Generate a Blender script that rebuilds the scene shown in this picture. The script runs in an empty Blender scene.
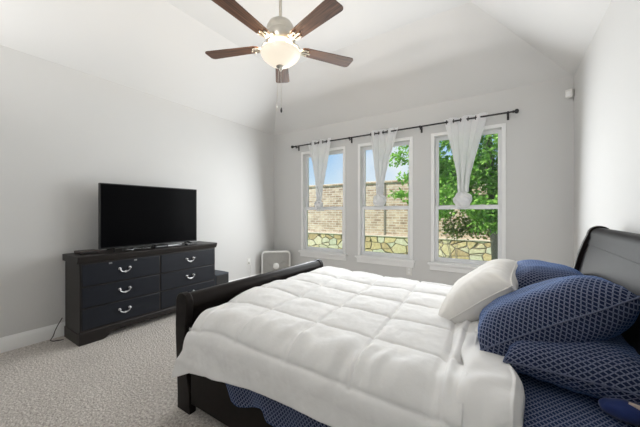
import bpy, bmesh, math, random
from mathutils import Vector, Matrix, noise
PI = math.pi
random.seed(7)
S = bpy.context.scene
COL = S.collection

# ------------------------------------------------------------------ camera
EYE = 1.28
cam_data = bpy.data.cameras.new('camera')
cam_data.sensor_width = 36.0
cam_data.lens = 285.0 / 640.0 * 36.0
cam_data.shift_y = -1.5 / 640.0
cam_data.clip_start = 0.05
cam = bpy.data.objects.new('camera', cam_data)
COL.objects.link(cam)
cam.location = (0, 0, EYE)
cam.rotation_euler = (PI / 2, 0, math.radians(33.2))
S.camera = cam

# ------------------------------------------------------------------ sky, sun, exposure
S.view_settings.view_transform = 'Standard'
S.view_settings.look = 'None'
S.view_settings.gamma = 1.0
S.view_settings.use_curve_mapping = False
S.view_settings.exposure = 0.0

world = bpy.data.worlds.new('sky')
S.world = world
world.use_nodes = True
wn = world.node_tree.nodes; wl = world.node_tree.links
wn.clear()
w_out = wn.new('ShaderNodeOutputWorld')
w_bg = wn.new('ShaderNodeBackground')
w_tc = wn.new('ShaderNodeTexCoord')
w_sep = wn.new('ShaderNodeSeparateXYZ')
w_rmp = wn.new('ShaderNodeValToRGB')
cr = w_rmp.color_ramp
cr.elements[0].position = 0.0; cr.elements[0].color = (0.88, 0.94, 1.0, 1)
cr.elements[1].position = 0.55; cr.elements[1].color = (0.16, 0.38, 0.86, 1)
e = cr.elements.new(0.10); e.color = (0.66, 0.83, 1.0, 1)
e = cr.elements.new(0.24); e.color = (0.33, 0.60, 0.96, 1)
w_noi = wn.new('ShaderNodeTexNoise'); w_noi.inputs['Scale'].default_value = 3.0; w_noi.inputs['Detail'].default_value = 6
w_cr = wn.new('ShaderNodeValToRGB'); w_cr.color_ramp.elements[0].position = .58; w_cr.color_ramp.elements[1].position = .80
w_mix = wn.new('ShaderNodeMix'); w_mix.data_type = 'RGBA'
w_mix.inputs['B'].default_value = (0.95, 0.97, 1.0, 1)
wl.new(w_tc.outputs['Generated'], w_sep.inputs[0]); wl.new(w_sep.outputs['Z'], w_rmp.inputs[0])
wl.new(w_tc.outputs['Generated'], w_noi.inputs['Vector']); wl.new(w_noi.outputs['Fac'], w_cr.inputs[0])
wl.new(w_cr.outputs['Color'], w_mix.inputs['Factor']); wl.new(w_rmp.outputs['Color'], w_mix.inputs['A'])
wl.new(w_mix.outputs['Result'], w_bg.inputs['Color'])
w_bg.inputs['Strength'].default_value = 1.0
wl.new(w_bg.outputs[0], w_out.inputs[0])

def light(name, kind, loc, target, energy, color=(1, 1, 1), size=1.0, size_y=None, angle=None):
    d = bpy.data.lights.new(name, kind)
    d.energy = energy; d.color = color
    if kind == 'AREA':
        d.shape = 'RECTANGLE'; d.size = size; d.size_y = size_y or size
    if kind == 'SUN' and angle: d.angle = angle
    o = bpy.data.objects.new(name, d); COL.objects.link(o)
    o.location = loc
    o.rotation_euler = (Vector(target) - Vector(loc)).to_track_quat('-Z', 'Y').to_euler()
    return o

light('sun', 'SUN', (-9, -5.5, 10), (0, 0, 0), 7.4, (1.0, 0.95, 0.86), angle=math.radians(1.0))
# added area lamps just inside the three windows, boosting the daylight
for wx in (-2.717, -1.586, -0.449):
    light('window_fill', 'AREA', (wx, 3.98, 1.50), (wx, 0.0, 1.0), 31, (0.95, 0.98, 1.0), 0.80, 1.75)
for lx, ly, tx, pw in ((-3.35, -0.35, -2.4, 66), (-1.03, -0.35, -1.0, 68)):  # added unseen spots behind the camera, bouncing fill off the ceiling
    o = light('fill_spot', 'SPOT', (lx, ly, 2.0), (tx, 0.8, 3.4), pw, (1.0, 0.98, 0.955))
    o.data.spot_size = math.radians(150); o.data.spot_blend = 1.0; o.data.shadow_soft_size = 0.04

# ------------------------------------------------------------------ materials
def new_mat(name):
    m = bpy.data.materials.new(name); m.use_nodes = True
    nt = m.node_tree
    b = nt.nodes['Principled BSDF']
    return m, nt, b

def coords(nt, kind='Object'):
    return nt.nodes.new('ShaderNodeTexCoord').outputs[kind]

def surf(name, col, rough=0.6, metallic=0.0, var=0.06, scale=8.0, bump=0.0, bscale=60.0, coat=0.0, sheen=0.0, spec=0.5, stretch=None, detail=4.0):
    m, nt, b = new_mat(name)
    N = nt.nodes; L = nt.links
    tc = coords(nt)
    if stretch:
        mp = N.new('ShaderNodeMapping'); mp.inputs['Scale'].default_value = stretch
        L.new(tc, mp.inputs[0]); tc = mp.outputs[0]
    n = N.new('ShaderNodeTexNoise'); n.inputs['Scale'].default_value = scale; n.inputs['Detail'].default_value = detail
    L.new(tc, n.inputs['Vector'])
    mx = N.new('ShaderNodeMix'); mx.data_type = 'RGBA'
    mx.inputs['A'].default_value = (*[max(0, c * (1 - var)) for c in col], 1)
    mx.inputs['B'].default_value = (*[min(1, c * (1 + var)) for c in col], 1)
    L.new(n.outputs['Fac'], mx.inputs['Factor']); L.new(mx.outputs['Result'], b.inputs['Base Color'])
    b.inputs['Roughness'].default_value = rough; b.inputs['Metallic'].default_value = metallic
    b.inputs['Coat Weight'].default_value = coat; b.inputs['Sheen Weight'].default_value = sheen
    b.inputs['Specular IOR Level'].default_value = spec
    if bump:
        n2 = N.new('ShaderNodeTexNoise'); n2.inputs['Scale'].default_value = bscale; n2.inputs['Detail'].default_value = 3
        L.new(tc, n2.inputs['Vector'])
        bp = N.new('ShaderNodeBump'); bp.inputs['Strength'].default_value = bump; bp.inputs['Distance'].default_value = 0.01
        L.new(n2.outputs['Fac'], bp.inputs['Height']); L.new(bp.outputs[0], b.inputs['Normal'])
    return m

M = {}
M['wall'] = surf('wall_paint', (0.655, 0.651, 0.640), 0.75, var=0.015, scale=2, bump=0.08, bscale=90, spec=0.25)
M['ceiling'] = surf('ceiling_paint', (0.72, 0.715, 0.705), 0.85, var=0.01, scale=2, bump=0.06, bscale=90, spec=0.2)
M['trim'] = surf('white_trim_paint', (0.87, 0.87, 0.86), 0.4, var=0.02, scale=5)
M['vinyl'] = surf('white_window_vinyl', (0.86, 0.87, 0.88), 0.45, var=0.02, scale=5)
M['black_wood'] = surf('black_brown_lacquered_wood', (0.016, 0.013, 0.012), 0.42, var=0.35, scale=5, bump=0.03, bscale=30, spec=0.35, stretch=(1, 1, 6))
M['bed_wood'] = surf('black_brown_bed_lacquer', (0.016, 0.013, 0.012), 0.30, var=0.35, scale=5, bump=0.02, bscale=30, coat=0.0, spec=0.07, stretch=(4, 1, 4))
M['headboard_wood'] = surf('black_headboard_lacquer', (0.014, 0.013, 0.014), 0.36, var=0.35, scale=5, bump=0.02, bscale=30, spec=0.02, stretch=(4, 1, 4))
M['navy_wood'] = surf('blue_black_drawer_front', (0.010, 0.012, 0.018), 0.42, var=0.3, scale=5, bump=0.03, bscale=30, spec=0.3, stretch=(1, 1, 6))
M['nickel'] = surf('brushed_nickel', (0.62, 0.60, 0.57), 0.3, metallic=1.0, var=0.06, scale=30)
M['fan_nickel'] = surf('satin_nickel_of_fan', (0.58, 0.55, 0.49), 0.35, metallic=1.0, var=0.06, scale=30)
M['silver'] = surf('silver_handle_metal', (0.60, 0.60, 0.61), 0.3, metallic=1.0, var=0.06, scale=40)
M['rod'] = surf('dark_iron_rod', (0.045, 0.043, 0.045), 0.4, metallic=0.7, var=0.15, scale=30)
M['plastic_black'] = surf('black_plastic', (0.012, 0.012, 0.013), 0.4, var=0.2, scale=20)
M['screen'] = surf('television_screen', (0.0015, 0.0015, 0.002), 0.25, var=0.1, scale=4, spec=0.04)
M['plastic_white'] = surf('white_plastic', (0.78, 0.77, 0.74), 0.4, var=0.03, scale=20)
M['plastic_grille'] = surf('pale_fan_grille', (0.55, 0.54, 0.51), 0.5, var=0.03, scale=20)
M['box_brown'] = surf('dark_brown_box', (0.03, 0.02, 0.017), 0.4, var=0.2, scale=20)
M['box_navy'] = surf('dark_navy_box', (0.035, 0.045, 0.062), 0.5, var=0.15, scale=10)
M['grey_plastic'] = surf('grey_plastic', (0.33, 0.35, 0.36), 0.4, var=0.05, scale=20)
M['white_cloth'] = surf('white_comforter_cotton', (0.83, 0.822, 0.81), 0.9, var=0.02, scale=6, bump=0.12, bscale=45, sheen=0.15, spec=0.15)
M['cream_cloth'] = surf('cream_pillow_cotton', (0.80, 0.775, 0.735), 0.9, var=0.03, scale=7, bump=0.14, bscale=35, sheen=0.15, spec=0.15)
M['blue_cloth'] = surf('royal_blue_fleece', (0.007, 0.024, 0.13), 0.9, var=0.25, scale=30, bump=0.2, bscale=60, sheen=0.3)
M['orange_cloth'] = surf('orange_fleece', (0.55, 0.10, 0.03), 0.9, var=0.25, scale=30, bump=0.2, bscale=60)
M['pale_cloth'] = surf('pale_piping', (0.6, 0.5, 0.45), 0.9, var=0.2, scale=40)
M['bark'] = surf('grey_bark', (0.24, 0.21, 0.165), 0.9, var=0.35, scale=14, bump=0.6, bscale=30, stretch=(1, 1, .3))
M['cap_stone'] = surf('pale_coping_stone', (0.58, 0.52, 0.42), 0.9, var=0.15, scale=8, bump=0.3, bscale=20)

def carpet_mat():
    m, nt, b = new_mat('beige_carpet_pile'); N = nt.nodes; L = nt.links
    tc = coords(nt)
    n1 = N.new('ShaderNodeTexNoise'); n1.inputs['Scale'].default_value = 58; n1.inputs['Detail'].default_value = 5; n1.inputs['Roughness'].default_value = .75
    n2 = N.new('ShaderNodeTexNoise'); n2.inputs['Scale'].default_value = 2.2; n2.inputs['Detail'].default_value = 3
    n3 = N.new('ShaderNodeTexVoronoi'); n3.inputs['Scale'].default_value = 95
    for n in (n1, n2, n3): L.new(tc, n.inputs['Vector'])
    r = N.new('ShaderNodeValToRGB')
    r.color_ramp.elements[0].position = .33; r.color_ramp.elements[0].color = (0.34, 0.29, 0.25, 1)
    r.color_ramp.elements[1].position = .62; r.color_ramp.elements[1].color = (0.90, 0.845, 0.785, 1)
    L.new(n1.outputs['Fac'], r.inputs[0])
    mx = N.new('ShaderNodeMix'); mx.data_type = 'RGBA'; mx.blend_type = 'MULTIPLY'; mx.inputs['Factor'].default_value = .25
    L.new(r.outputs[0], mx.inputs['A']); L.new(n2.outputs['Fac'], mx.inputs['B'])
    L.new(mx.outputs['Result'], b.inputs['Base Color'])
    b.inputs['Roughness'].default_value = 1.0; b.inputs['Specular IOR Level'].default_value = 0.1
    b.inputs['Sheen Weight'].default_value = 0.15
    ad = N.new('ShaderNodeMath'); L.new(n1.outputs['Fac'], ad.inputs[0]); L.new(n3.outputs['Distance'], ad.inputs[1])
    bp = N.new('ShaderNodeBump'); bp.inputs['Strength'].default_value = 0.6; bp.inputs['Distance'].default_value = 0.02
    L.new(ad.outputs[0], bp.inputs['Height']); L.new(bp.outputs[0], b.inputs['Normal'])
    return m
M['carpet'] = carpet_mat()

def lattice_mat(name, dark, line, period, width=0.2, sheen=0.3):
    """small diamond lattice woven into the cloth, from the cloth's own UVs in metres"""
    m, nt, b = new_mat(name); N = nt.nodes; L = nt.links
    uv = coords(nt, 'UV')
    sp = N.new('ShaderNodeSeparateXYZ'); L.new(uv, sp.inputs[0])
    def mth(op, a, bb=None):
        n = N.new('ShaderNodeMath'); n.operation = op
        for i, v in enumerate((a, bb)):
            if v is None: continue
            if isinstance(v, (int, float)): n.inputs[i].default_value = v
            else: L.new(v, n.inputs[i])
        return n.outputs[0]
    vs = mth('MULTIPLY', sp.outputs['Y'], 0.72)
    a = mth('DIVIDE', mth('ADD', sp.outputs['X'], vs), period)
    c = mth('DIVIDE', mth('SUBTRACT', sp.outputs['X'], vs), period)
    da = mth('ABSOLUTE', mth('SUBTRACT', mth('FRACT', a), 0.5))
    dc = mth('ABSOLUTE', mth('SUBTRACT', mth('FRACT', c), 0.5))
    la = mth('GREATER_THAN', da, 0.5 - width); lc = mth('GREATER_THAN', dc, 0.5 - width)
    ln = mth('MAXIMUM', la, lc)
    cross = mth('MULTIPLY', la, lc)
    fac = mth('SUBTRACT', ln, mth('MULTIPLY', cross, 0.35))
    nz = N.new('ShaderNodeTexNoise'); nz.inputs['Scale'].default_value = 300; L.new(uv, nz.inputs['Vector'])
    fac = mth('MULTIPLY', fac, mth('ADD', mth('MULTIPLY', nz.outputs['Fac'], 0.5), 0.7))
    mx = N.new('ShaderNodeMix'); mx.data_type = 'RGBA'
    mx.inputs['A'].default_value = (*dark, 1); mx.inputs['B'].default_value = (*line, 1)
    L.new(fac, mx.inputs['Factor']); L.new(mx.outputs['Result'], b.inputs['Base Color'])
    b.inputs['Roughness'].default_value = 0.85; b.inputs['Specular IOR Level'].default_value = 0.2
    b.inputs['Sheen Weight'].default_value = sheen; b.inputs['Sheen Tint'].default_value = (0.10, 0.36, 1.0, 1)
    bp = N.new('ShaderNodeBump'); bp.inputs['Strength'].default_value = 0.25; bp.inputs['Distance'].default_value = 0.003
    L.new(fac, bp.inputs['Height']); L.new(bp.outputs[0], b.inputs['Normal'])
    return m
M['lattice'] = lattice_mat('navy_diamond_lattice_cotton', (0.007, 0.014, 0.048), (0.20, 0.22, 0.31), 0.0195, 0.13)

def blade_mat():
    m, nt, b = new_mat('dark_walnut_fan_blade'); N = nt.nodes; L = nt.links
    uv = coords(nt, 'UV')
    mp = N.new('ShaderNodeMapping'); mp.inputs['Scale'].default_value = (2.5, 45, 1); L.new(uv, mp.inputs[0])
    n = N.new('ShaderNodeTexNoise'); n.inputs['Scale'].default_value = 1.6; n.inputs['Detail'].default_value = 6; n.inputs['Distortion'].default_value = .6
    L.new(mp.outputs[0], n.inputs['Vector'])
    r = N.new('ShaderNodeValToRGB')
    r.color_ramp.elements[0].position = .3; r.color_ramp.elements[0].color = (0.035, 0.016, 0.009, 1)
    r.color_ramp.elements[1].position = .75; r.color_ramp.elements[1].color = (0.15, 0.07, 0.038, 1)
    L.new(n.outputs['Fac'], r.inputs[0]); L.new(r.outputs[0], b.inputs['Base Color'])
    b.inputs['Roughness'].default_value = 0.5; b.inputs['Specular IOR Level'].default_value = 0.3
    return m
M['blade'] = blade_mat()

def glow_mat(name, col, strength):
    m, nt, b = new_mat(name); N = nt.nodes; L = nt.links
    n = N.new('ShaderNodeTexNoise'); n.inputs['Scale'].default_value = 9; L.new(coords(nt), n.inputs['Vector'])
    mx = N.new('ShaderNodeMix'); mx.data_type = 'RGBA'
    mx.inputs['A'].default_value = (*[c * .94 for c in col], 1); mx.inputs['B'].default_value = (*col, 1)
    L.new(n.outputs['Fac'], mx.inputs['Factor'])
    b.inputs['Base Color'].default_value = (.30, .29, .26, 1); L.new(mx.outputs['Result'], b.inputs['Emission Color'])
    b.inputs['Emission Strength'].default_value = strength; b.inputs['Roughness'].default_value = .4
    return m
M['bowl'] = glow_mat('lit_frosted_bowl_glass', (0.95, 0.83, 0.66), 0.82)

def glass_mat():
    m = bpy.data.materials.new('window_glass'); m.use_nodes = True
    nt = m.node_tree; N = nt.nodes; L = nt.links; N.clear()
    o = N.new('ShaderNodeOutputMaterial'); t = N.new('ShaderNodeBsdfTransparent'); g = N.new('ShaderNodeBsdfGlossy')
    g.inputs['Roughness'].default_value = 0.02
    t.inputs['Color'].default_value = (.96, .975, .97, 1)
    f = N.new('ShaderNodeFresnel'); f.inputs['IOR'].default_value = 1.35
    n = N.new('ShaderNodeTexNoise'); n.inputs['Scale'].default_value = 1.5
    L.new(coords(nt), n.inputs['Vector'])
    bp = N.new('ShaderNodeBump'); bp.inputs['Strength'].default_value = 0.01; L.new(n.outputs['Fac'], bp.inputs['Height']); L.new(bp.outputs[0], g.inputs['Normal'])
    x = N.new('ShaderNodeMixShader')
    L.new(f.outputs[0], x.inputs[0]); L.new(t.outputs[0], x.inputs[1]); L.new(g.outputs[0], x.inputs[2]); L.new(x.outputs[0], o.inputs[0])
    return m
M['glass'] = glass_mat()

def sheer_mat():
    m = bpy.data.materials.new('white_sheer_curtain'); m.use_nodes = True
    nt = m.node_tree; N = nt.nodes; L = nt.links; N.clear()
    o = N.new('ShaderNodeOutputMaterial')
    d = N.new('ShaderNodeBsdfDiffuse'); t = N.new('ShaderNodeBsdfTranslucent'); p = N.new('ShaderNodeBsdfTransparent')
    n = N.new('ShaderNodeTexNoise'); n.inputs['Scale'].default_value = 40; L.new(coords(nt), n.inputs['Vector'])
    mx = N.new('ShaderNodeMix'); mx.data_type = 'RGBA'; mx.inputs['A'].default_value = (.94, .945, .955, 1); mx.inputs['B'].default_value = (.975, .975, .98, 1)
    L.new(n.outputs['Fac'], mx.inputs['Factor']); L.new(mx.outputs['Result'], d.inputs[0]); L.new(mx.outputs['Result'], t.inputs[0])
    a = N.new('ShaderNodeMixShader'); a.inputs[0].default_value = .32; L.new(d.outputs[0], a.inputs[1]); L.new(t.outputs[0], a.inputs[2])
    c = N.new('ShaderNodeMixShader'); c.inputs[0].default_value = .02; L.new(a.outputs[0], c.inputs[1]); L.new(p.outputs[0], c.inputs[2])
    L.new(c.outputs[0], o.inputs[0])
    return m
M['sheer'] = sheer_mat()

def brick_mat():
    m, nt, b = new_mat('tan_brick'); N = nt.nodes; L = nt.links
    tc = coords(nt); sp = N.new('ShaderNodeSeparateXYZ'); cb = N.new('ShaderNodeCombineXYZ')
    L.new(tc, sp.inputs[0]); L.new(sp.outputs['X'], cb.inputs['X']); L.new(sp.outputs['Z'], cb.inputs['Y'])
    br = N.new('ShaderNodeTexBrick')
    br.inputs['Scale'].default_value = 1.0
    br.inputs['Brick Width'].default_value = .24; br.inputs['Row Height'].default_value = .080; br.inputs['Mortar Size'].default_value = .012
    br.inputs['Color1'].default_value = (.36, .22, .14, 1); br.inputs['Color2'].default_value = (.64, .47, .32, 1); br.inputs['Mortar'].default_value = (.66, .57, .45, 1)
    br.inputs['Bias'].default_value = 0.1
    L.new(cb.outputs[0], br.inputs['Vector'])
    n = N.new('ShaderNodeTexNoise'); n.inputs['Scale'].default_value = 7; L.new(tc, n.inputs['Vector'])
    mx = N.new('ShaderNodeMix'); mx.data_type = 'RGBA'; mx.blend_type = 'OVERLAY'; mx.inputs['Factor'].default_value = .5
    L.new(br.outputs['Color'], mx.inputs['A']); L.new(n.outputs['Fac'], mx.inputs['B'])
    hs = N.new('ShaderNodeHueSaturation'); hs.inputs['Saturation'].default_value = .9; L.new(mx.outputs['Result'], hs.inputs['Color'])
    L.new(hs.outputs[0], b.inputs['Base Color']); b.inputs['Roughness'].default_value = .9
    bp = N.new('ShaderNodeBump'); bp.inputs['Strength'].default_value = .5; bp.invert = True; L.new(br.outputs['Fac'], bp.inputs['Height']); L.new(bp.outputs[0], b.inputs['Normal'])
    return m
M['brick'] = brick_mat()

def stone_mat():
    m, nt, b = new_mat('rough_ashlar_stone'); N = nt.nodes; L = nt.links
    tc = coords(nt); mp = N.new('ShaderNodeMapping'); mp.inputs['Scale'].default_value = (3.3, .05, 5.2); L.new(tc, mp.inputs[0])
    nz = N.new('ShaderNodeTexNoise'); nz.inputs['Scale'].default_value = 1.2; L.new(mp.outputs[0], nz.inputs['Vector'])
    ad = N.new('ShaderNodeMix'); ad.data_type = 'RGBA'; ad.inputs['Factor'].default_value = .12
    L.new(mp.outputs[0], ad.inputs['A']); L.new(nz.outputs['Color'], ad.inputs['B'])
    v = N.new('ShaderNodeTexVoronoi'); v.feature = 'DISTANCE_TO_EDGE'; v.inputs['Scale'].default_value = 1; v.inputs['Randomness'].default_value = .8
    c = N.new('ShaderNodeTexVoronoi'); c.inputs['Scale'].default_value = 1; c.inputs['Randomness'].default_value = .8
    L.new(ad.outputs['Result'], v.inputs['Vector']); L.new(ad.outputs['Result'], c.inputs['Vector'])
    sp = N.new('ShaderNodeSeparateColor'); L.new(c.outputs['Color'], sp.inputs[0])
    r = N.new('ShaderNodeValToRGB'); e = r.color_ramp.elements
    e[0].position = 0; e[0].color = (.46, .34, .18, 1); e[1].position = 1; e[1].color = (.72, .64, .44, 1)
    k = e.new(.4); k.color = (.64, .53, .28, 1); k = e.new(.7); k.color = (.56, .57, .42, 1)
    L.new(sp.outputs[0], r.inputs[0])
    n2 = N.new('ShaderNodeTexNoise'); n2.inputs['Scale'].default_value = 14; n2.inputs['Detail'].default_value = 5; L.new(tc, n2.inputs['Vector'])
    ov = N.new('ShaderNodeMix'); ov.data_type = 'RGBA'; ov.blend_type = 'OVERLAY'; ov.inputs['Factor'].default_value = .6
    L.new(r.outputs[0], ov.inputs['A']); L.new(n2.outputs['Fac'], ov.inputs['B'])
    ed = N.new('ShaderNodeValToRGB'); ed.color_ramp.elements[0].position = .012; ed.color_ramp.elements[1].position = .05; L.new(v.outputs['Distance'], ed.inputs[0])
    mx = N.new('ShaderNodeMix'); mx.data_type = 'RGBA'; mx.inputs['A'].default_value = (.20, .165, .10, 1)
    L.new(ed.outputs[0], mx.inputs['Factor']); L.new(ov.outputs['Result'], mx.inputs['B'])
    L.new(mx.outputs['Result'], b.inputs['Base Color']); b.inputs['Roughness'].default_value = .95
    bp = N.new('ShaderNodeBump'); bp.inputs['Strength'].default_value = .8; bp.inputs['Distance'].default_value = .05; L.new(ed.outputs[0], bp.inputs['Height']); L.new(bp.outputs[0], b.inputs['Normal'])
    return m
M['stone'] = stone_mat()

def leaf_mat(name, a, c):
    m = bpy.data.materials.new(name); m.use_nodes = True
    nt = m.node_tree; N = nt.nodes; L = nt.links; N.clear()
    o = N.new('ShaderNodeOutputMaterial'); d = N.new('ShaderNodeBsdfDiffuse'); t = N.new('ShaderNodeBsdfTranslucent')
    n = N.new('ShaderNodeTexNoise'); n.inputs['Scale'].default_value = 9; n.inputs['Detail'].default_value = 4; L.new(coords(nt), n.inputs['Vector'])
    r = N.new('ShaderNodeValToRGB'); r.color_ramp.elements[0].position = .35; r.color_ramp.elements[1].position = .65
    r.color_ramp.elements[0].color = (*a, 1); r.color_ramp.elements[1].color = (*c, 1)
    L.new(n.outputs['Fac'], r.inputs[0]); L.new(r.outputs[0], d.inputs[0]); L.new(r.outputs[0], t.inputs[0])
    x = N.new('ShaderNodeMixShader'); x.inputs[0].default_value = .4; L.new(d.outputs[0], x.inputs[1]); L.new(t.outputs[0], x.inputs[2]); L.new(x.outputs[0], o.inputs[0])
    return m
M['leaf'] = leaf_mat('green_leaves', (.15, .36, .05), (.42, .70, .17))
M['leaf_thin'] = leaf_mat('olive_green_leaves', (.14, .20, .06), (.30, .40, .13))
M['grass'] = surf('lawn_grass', (.16, .26, .06), .95, var=.4, scale=20, bump=.5, bscale=80)

# ------------------------------------------------------------------ mesh helpers
def world_of(o):
    m = Matrix.LocRotScale(o.location, o.rotation_euler, o.scale)
    return world_of(o.parent) @ m if o.parent else m

class MB:
    def __init__(self):
        self.bm = bmesh.new()
        self.uv = self.bm.loops.layers.uv.new('UVMap')
    def box(self, x0, x1, y0, y1, z0, z1):
        r = bmesh.ops.create_cube(self.bm, size=1.0)
        for v in r['verts']:
            v.co = Vector((x0 + (v.co.x + .5) * (x1 - x0), y0 + (v.co.y + .5) * (y1 - y0), z0 + (v.co.z + .5) * (z1 - z0)))
        return self
    def cyl(self, p0, p1, r0, r1=None, seg=20):
        return self.tube([p0, p1], [r0, r0 if r1 is None else r1], seg)
    def tube(self, path, radii, seg=10, caps=True):
        P = [Vector(p) for p in path]
        if isinstance(radii, (int, float)): radii = [radii] * len(P)
        rings = []; prev = None
        for i, p in enumerate(P):
            t = (P[min(i + 1, len(P) - 1)] - P[max(i - 1, 0)]).normalized()
            if prev is None:
                a = t.orthogonal().normalized()
            else:
                a = (prev - t * prev.dot(t)).normalized()
            prev = a; b = t.cross(a)
            rings.append([self.bm.verts.new(p + radii[i] * (math.cos(2 * PI * k / seg) * a + math.sin(2 * PI * k / seg) * b)) for k in range(seg)])
        for i in range(len(rings) - 1):
            for k in range(seg):
                self.bm.faces.new((rings[i][k], rings[i][(k + 1) % seg], rings[i + 1][(k + 1) % seg], rings[i + 1][k]))
        if caps:
            self.bm.faces.new(list(reversed(rings[0]))); self.bm.faces.new(rings[-1])
        return self
    def lathe(self, prof, c=(0, 0, 0), seg=40, axis='Z', cap=True):
        rings = []
        for (r, h) in prof:
            row = []
            for k in range(seg):
                a = 2 * PI * k / seg
                if axis == 'Z': q = (c[0] + r * math.cos(a), c[1] + r * math.sin(a), c[2] + h)
                elif axis == 'Y': q = (c[0] + r * math.cos(a), c[1] + h, c[2] - r * math.sin(a))
                else: q = (c[0] + h, c[1] + r * math.cos(a), c[2] + r * math.sin(a))
                row.append(self.bm.verts.new(q))
            rings.append(row)
        for i in range(len(rings) - 1):
            for k in range(seg):
                self.bm.faces.new((rings[i][k], rings[i][(k + 1) % seg], rings[i + 1][(k + 1) % seg], rings[i + 1][k]))
        if cap and prof[0][0] > 1e-6: self.bm.faces.new(list(reversed(rings[0])))
        if cap and prof[-1][0] > 1e-6: self.bm.faces.new(rings[-1])
        return self
    def prism(self, poly, axis, a0, a1):
        """extrude a closed 2-D outline along an axis; for 'Y' the outline is (x, z), for 'X' (y, z), for 'Z' (x, y)"""
        def pt(u, v, a):
            return {'Y': (u, a, v), 'X': (a, u, v), 'Z': (u, v, a)}[axis]
        A = [self.bm.verts.new(pt(u, v, a0)) for u, v in poly]; B = [self.bm.verts.new(pt(u, v, a1)) for u, v in poly]
        n = len(poly)
        for i in range(n): self.bm.faces.new((A[i], A[(i + 1) % n], B[(i + 1) % n], B[i]))
        self.bm.faces.new(list(reversed(A))); self.bm.faces.new(B)
        return self
    def grid(self, nu, nv, fn, uvfn=None):
        V = [[self.bm.verts.new(fn(i / nu, j / nv)) for j in range(nv + 1)] for i in range(nu + 1)]
        for i in range(nu):
            for j in range(nv):
                f = self.bm.faces.new((V[i][j], V[i + 1][j], V[i + 1][j + 1], V[i][j + 1]))
                if uvfn:
                    for lp, (a, b) in zip(f.loops, ((i, j), (i + 1, j), (i + 1, j + 1), (i, j + 1))):
                        lp[self.uv].uv = uvfn(a / nu, b / nv)
        return self
    def ball(self, c, r, scale=(1, 1, 1), sub=3):
        q = bmesh.ops.create_icosphere(self.bm, subdivisions=sub, radius=r)
        for v in q['verts']: v.co = Vector(c) + Vector((v.co.x * scale[0], v.co.y * scale[1], v.co.z * scale[2]))
        return self
    def build(self, name, mat, parent=None, local=False, smooth=35, bevel=0.0, bseg=2, solid=0.0, weld=False, recalc=True):
        bm = self.bm
        if weld: bmesh.ops.remove_doubles(bm, verts=bm.verts[:], dist=1e-5)
        if parent is not None and not local: bm.transform(world_of(parent).inverted())
        if recalc: bmesh.ops.recalc_face_normals(bm, faces=bm.faces[:])
        me = bpy.data.meshes.new(name); bm.to_mesh(me); bm.free()
        if isinstance(mat, str): mat = M[mat]
        me.materials.append(mat)
        if smooth:
            for p in me.polygons: p.use_smooth = True
            me.set_sharp_from_angle(angle=math.radians(smooth))
        o = bpy.data.objects.new(name, me); COL.objects.link(o)
        if parent is not None: o.parent = parent
        if bevel:
            md = o.modifiers.new('bevel', 'BEVEL'); md.width = bevel; md.segments = bseg; md.limit_method = 'ANGLE'; md.angle_limit = math.radians(40)
        if solid:
            md = o.modifiers.new('solid', 'SOLIDIFY'); md.thickness = abs(solid); md.offset = -1 if solid > 0 else 1
        return o

def tag(o, label=None, cat=None, group=None, kind=None):
    if label: o['label'] = label
    if cat: o['category'] = cat
    if group: o['group'] = group
    if kind: o['kind'] = kind
    return o
def thing(name, loc, label, cat, rotz=0.0, group=None):
    o = bpy.data.objects.new(name, None); COL.objects.link(o)
    o.location = loc; o.rotation_euler = (0, 0, rotz); o.empty_display_size = .1
    return tag(o, label, cat, group)
def copy_tree(o, parent=None):
    c = o.copy(); COL.objects.link(c)
    if parent is not None: c.parent = parent
    for ch in [k for k in bpy.data.objects if k.parent is o]: copy_tree(ch, c)
    return c
def struct(o): return tag(o, kind='structure')
def fbm(x, y, z, s=1.0): return noise.noise(Vector((x * s, y * s, z * s)))
def lerp_pts(pts, x):
    if x <= pts[0][0]: return pts[0][1]
    for (a, b), (c, d) in zip(pts, pts[1:]):
        if x <= c:
            t = (x - a) / (c - a); return b + (d - b) * t
    return pts[-1][1]
def sstep(a, b, x):
    t = min(1, max(0, (x - a) / (b - a))); return t * t * (3 - 2 * t)

# ------------------------------------------------------------------ room shell
XL, XR, YB, YF, ZW = -3.85, 0.631, 4.23, -0.63, 2.80
ZC = 3.437
TX0, TX1, TY0, TY1 = -2.916, -0.304, 0.30, 3.296       # the flat top of the hipped ceiling
struct(MB().box(XL - .15, XR + .15, YF - .15, YB + .15, -.12, 0).build('floor', 'carpet'))
struct(MB().box(XL - .15, XL, YF, YB, 0, ZW + .1).build('wall_left', 'wall'))
struct(MB().box(XR, XR + .15, YF, YB, 0, ZW + .1).build('wall_right', 'wall'))
struct(MB().box(XL - .15, XR + .15, YF - .15, YF, 0, ZW + .1).build('wall_front', 'wall'))
WINS = [(-3.178, -2.257), (-2.027, -1.144), (-0.893, -0.005)]
WZ0, WZ1 = 0.575, 2.385
b = MB()
xs = [XL - .15]
for x0, x1 in WINS: xs += [x0 + .03, x1 - .03]
xs.append(XR + .15)
for i in range(0, len(xs), 2): b.box(xs[i], xs[i + 1], YB, YB + .15, 0, ZW + .1)
for x0, x1 in WINS:
    b.box(x0 + .03, x1 - .03, YB, YB + .15, 0, WZ0 - .03); b.box(x0 + .03, x1 - .03, YB, YB + .15, WZ1 - .03, ZW + .1)
struct(b.build('wall_back', 'wall', smooth=0))
b = MB()
lo = [(XL, YF, ZW), (XR, YF, ZW), (XR, YB, ZW), (XL, YB, ZW)]
hi = [(TX0, TY0, ZC), (TX1, TY0, ZC), (TX1, TY1, ZC), (TX0, TY1, ZC)]
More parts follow.
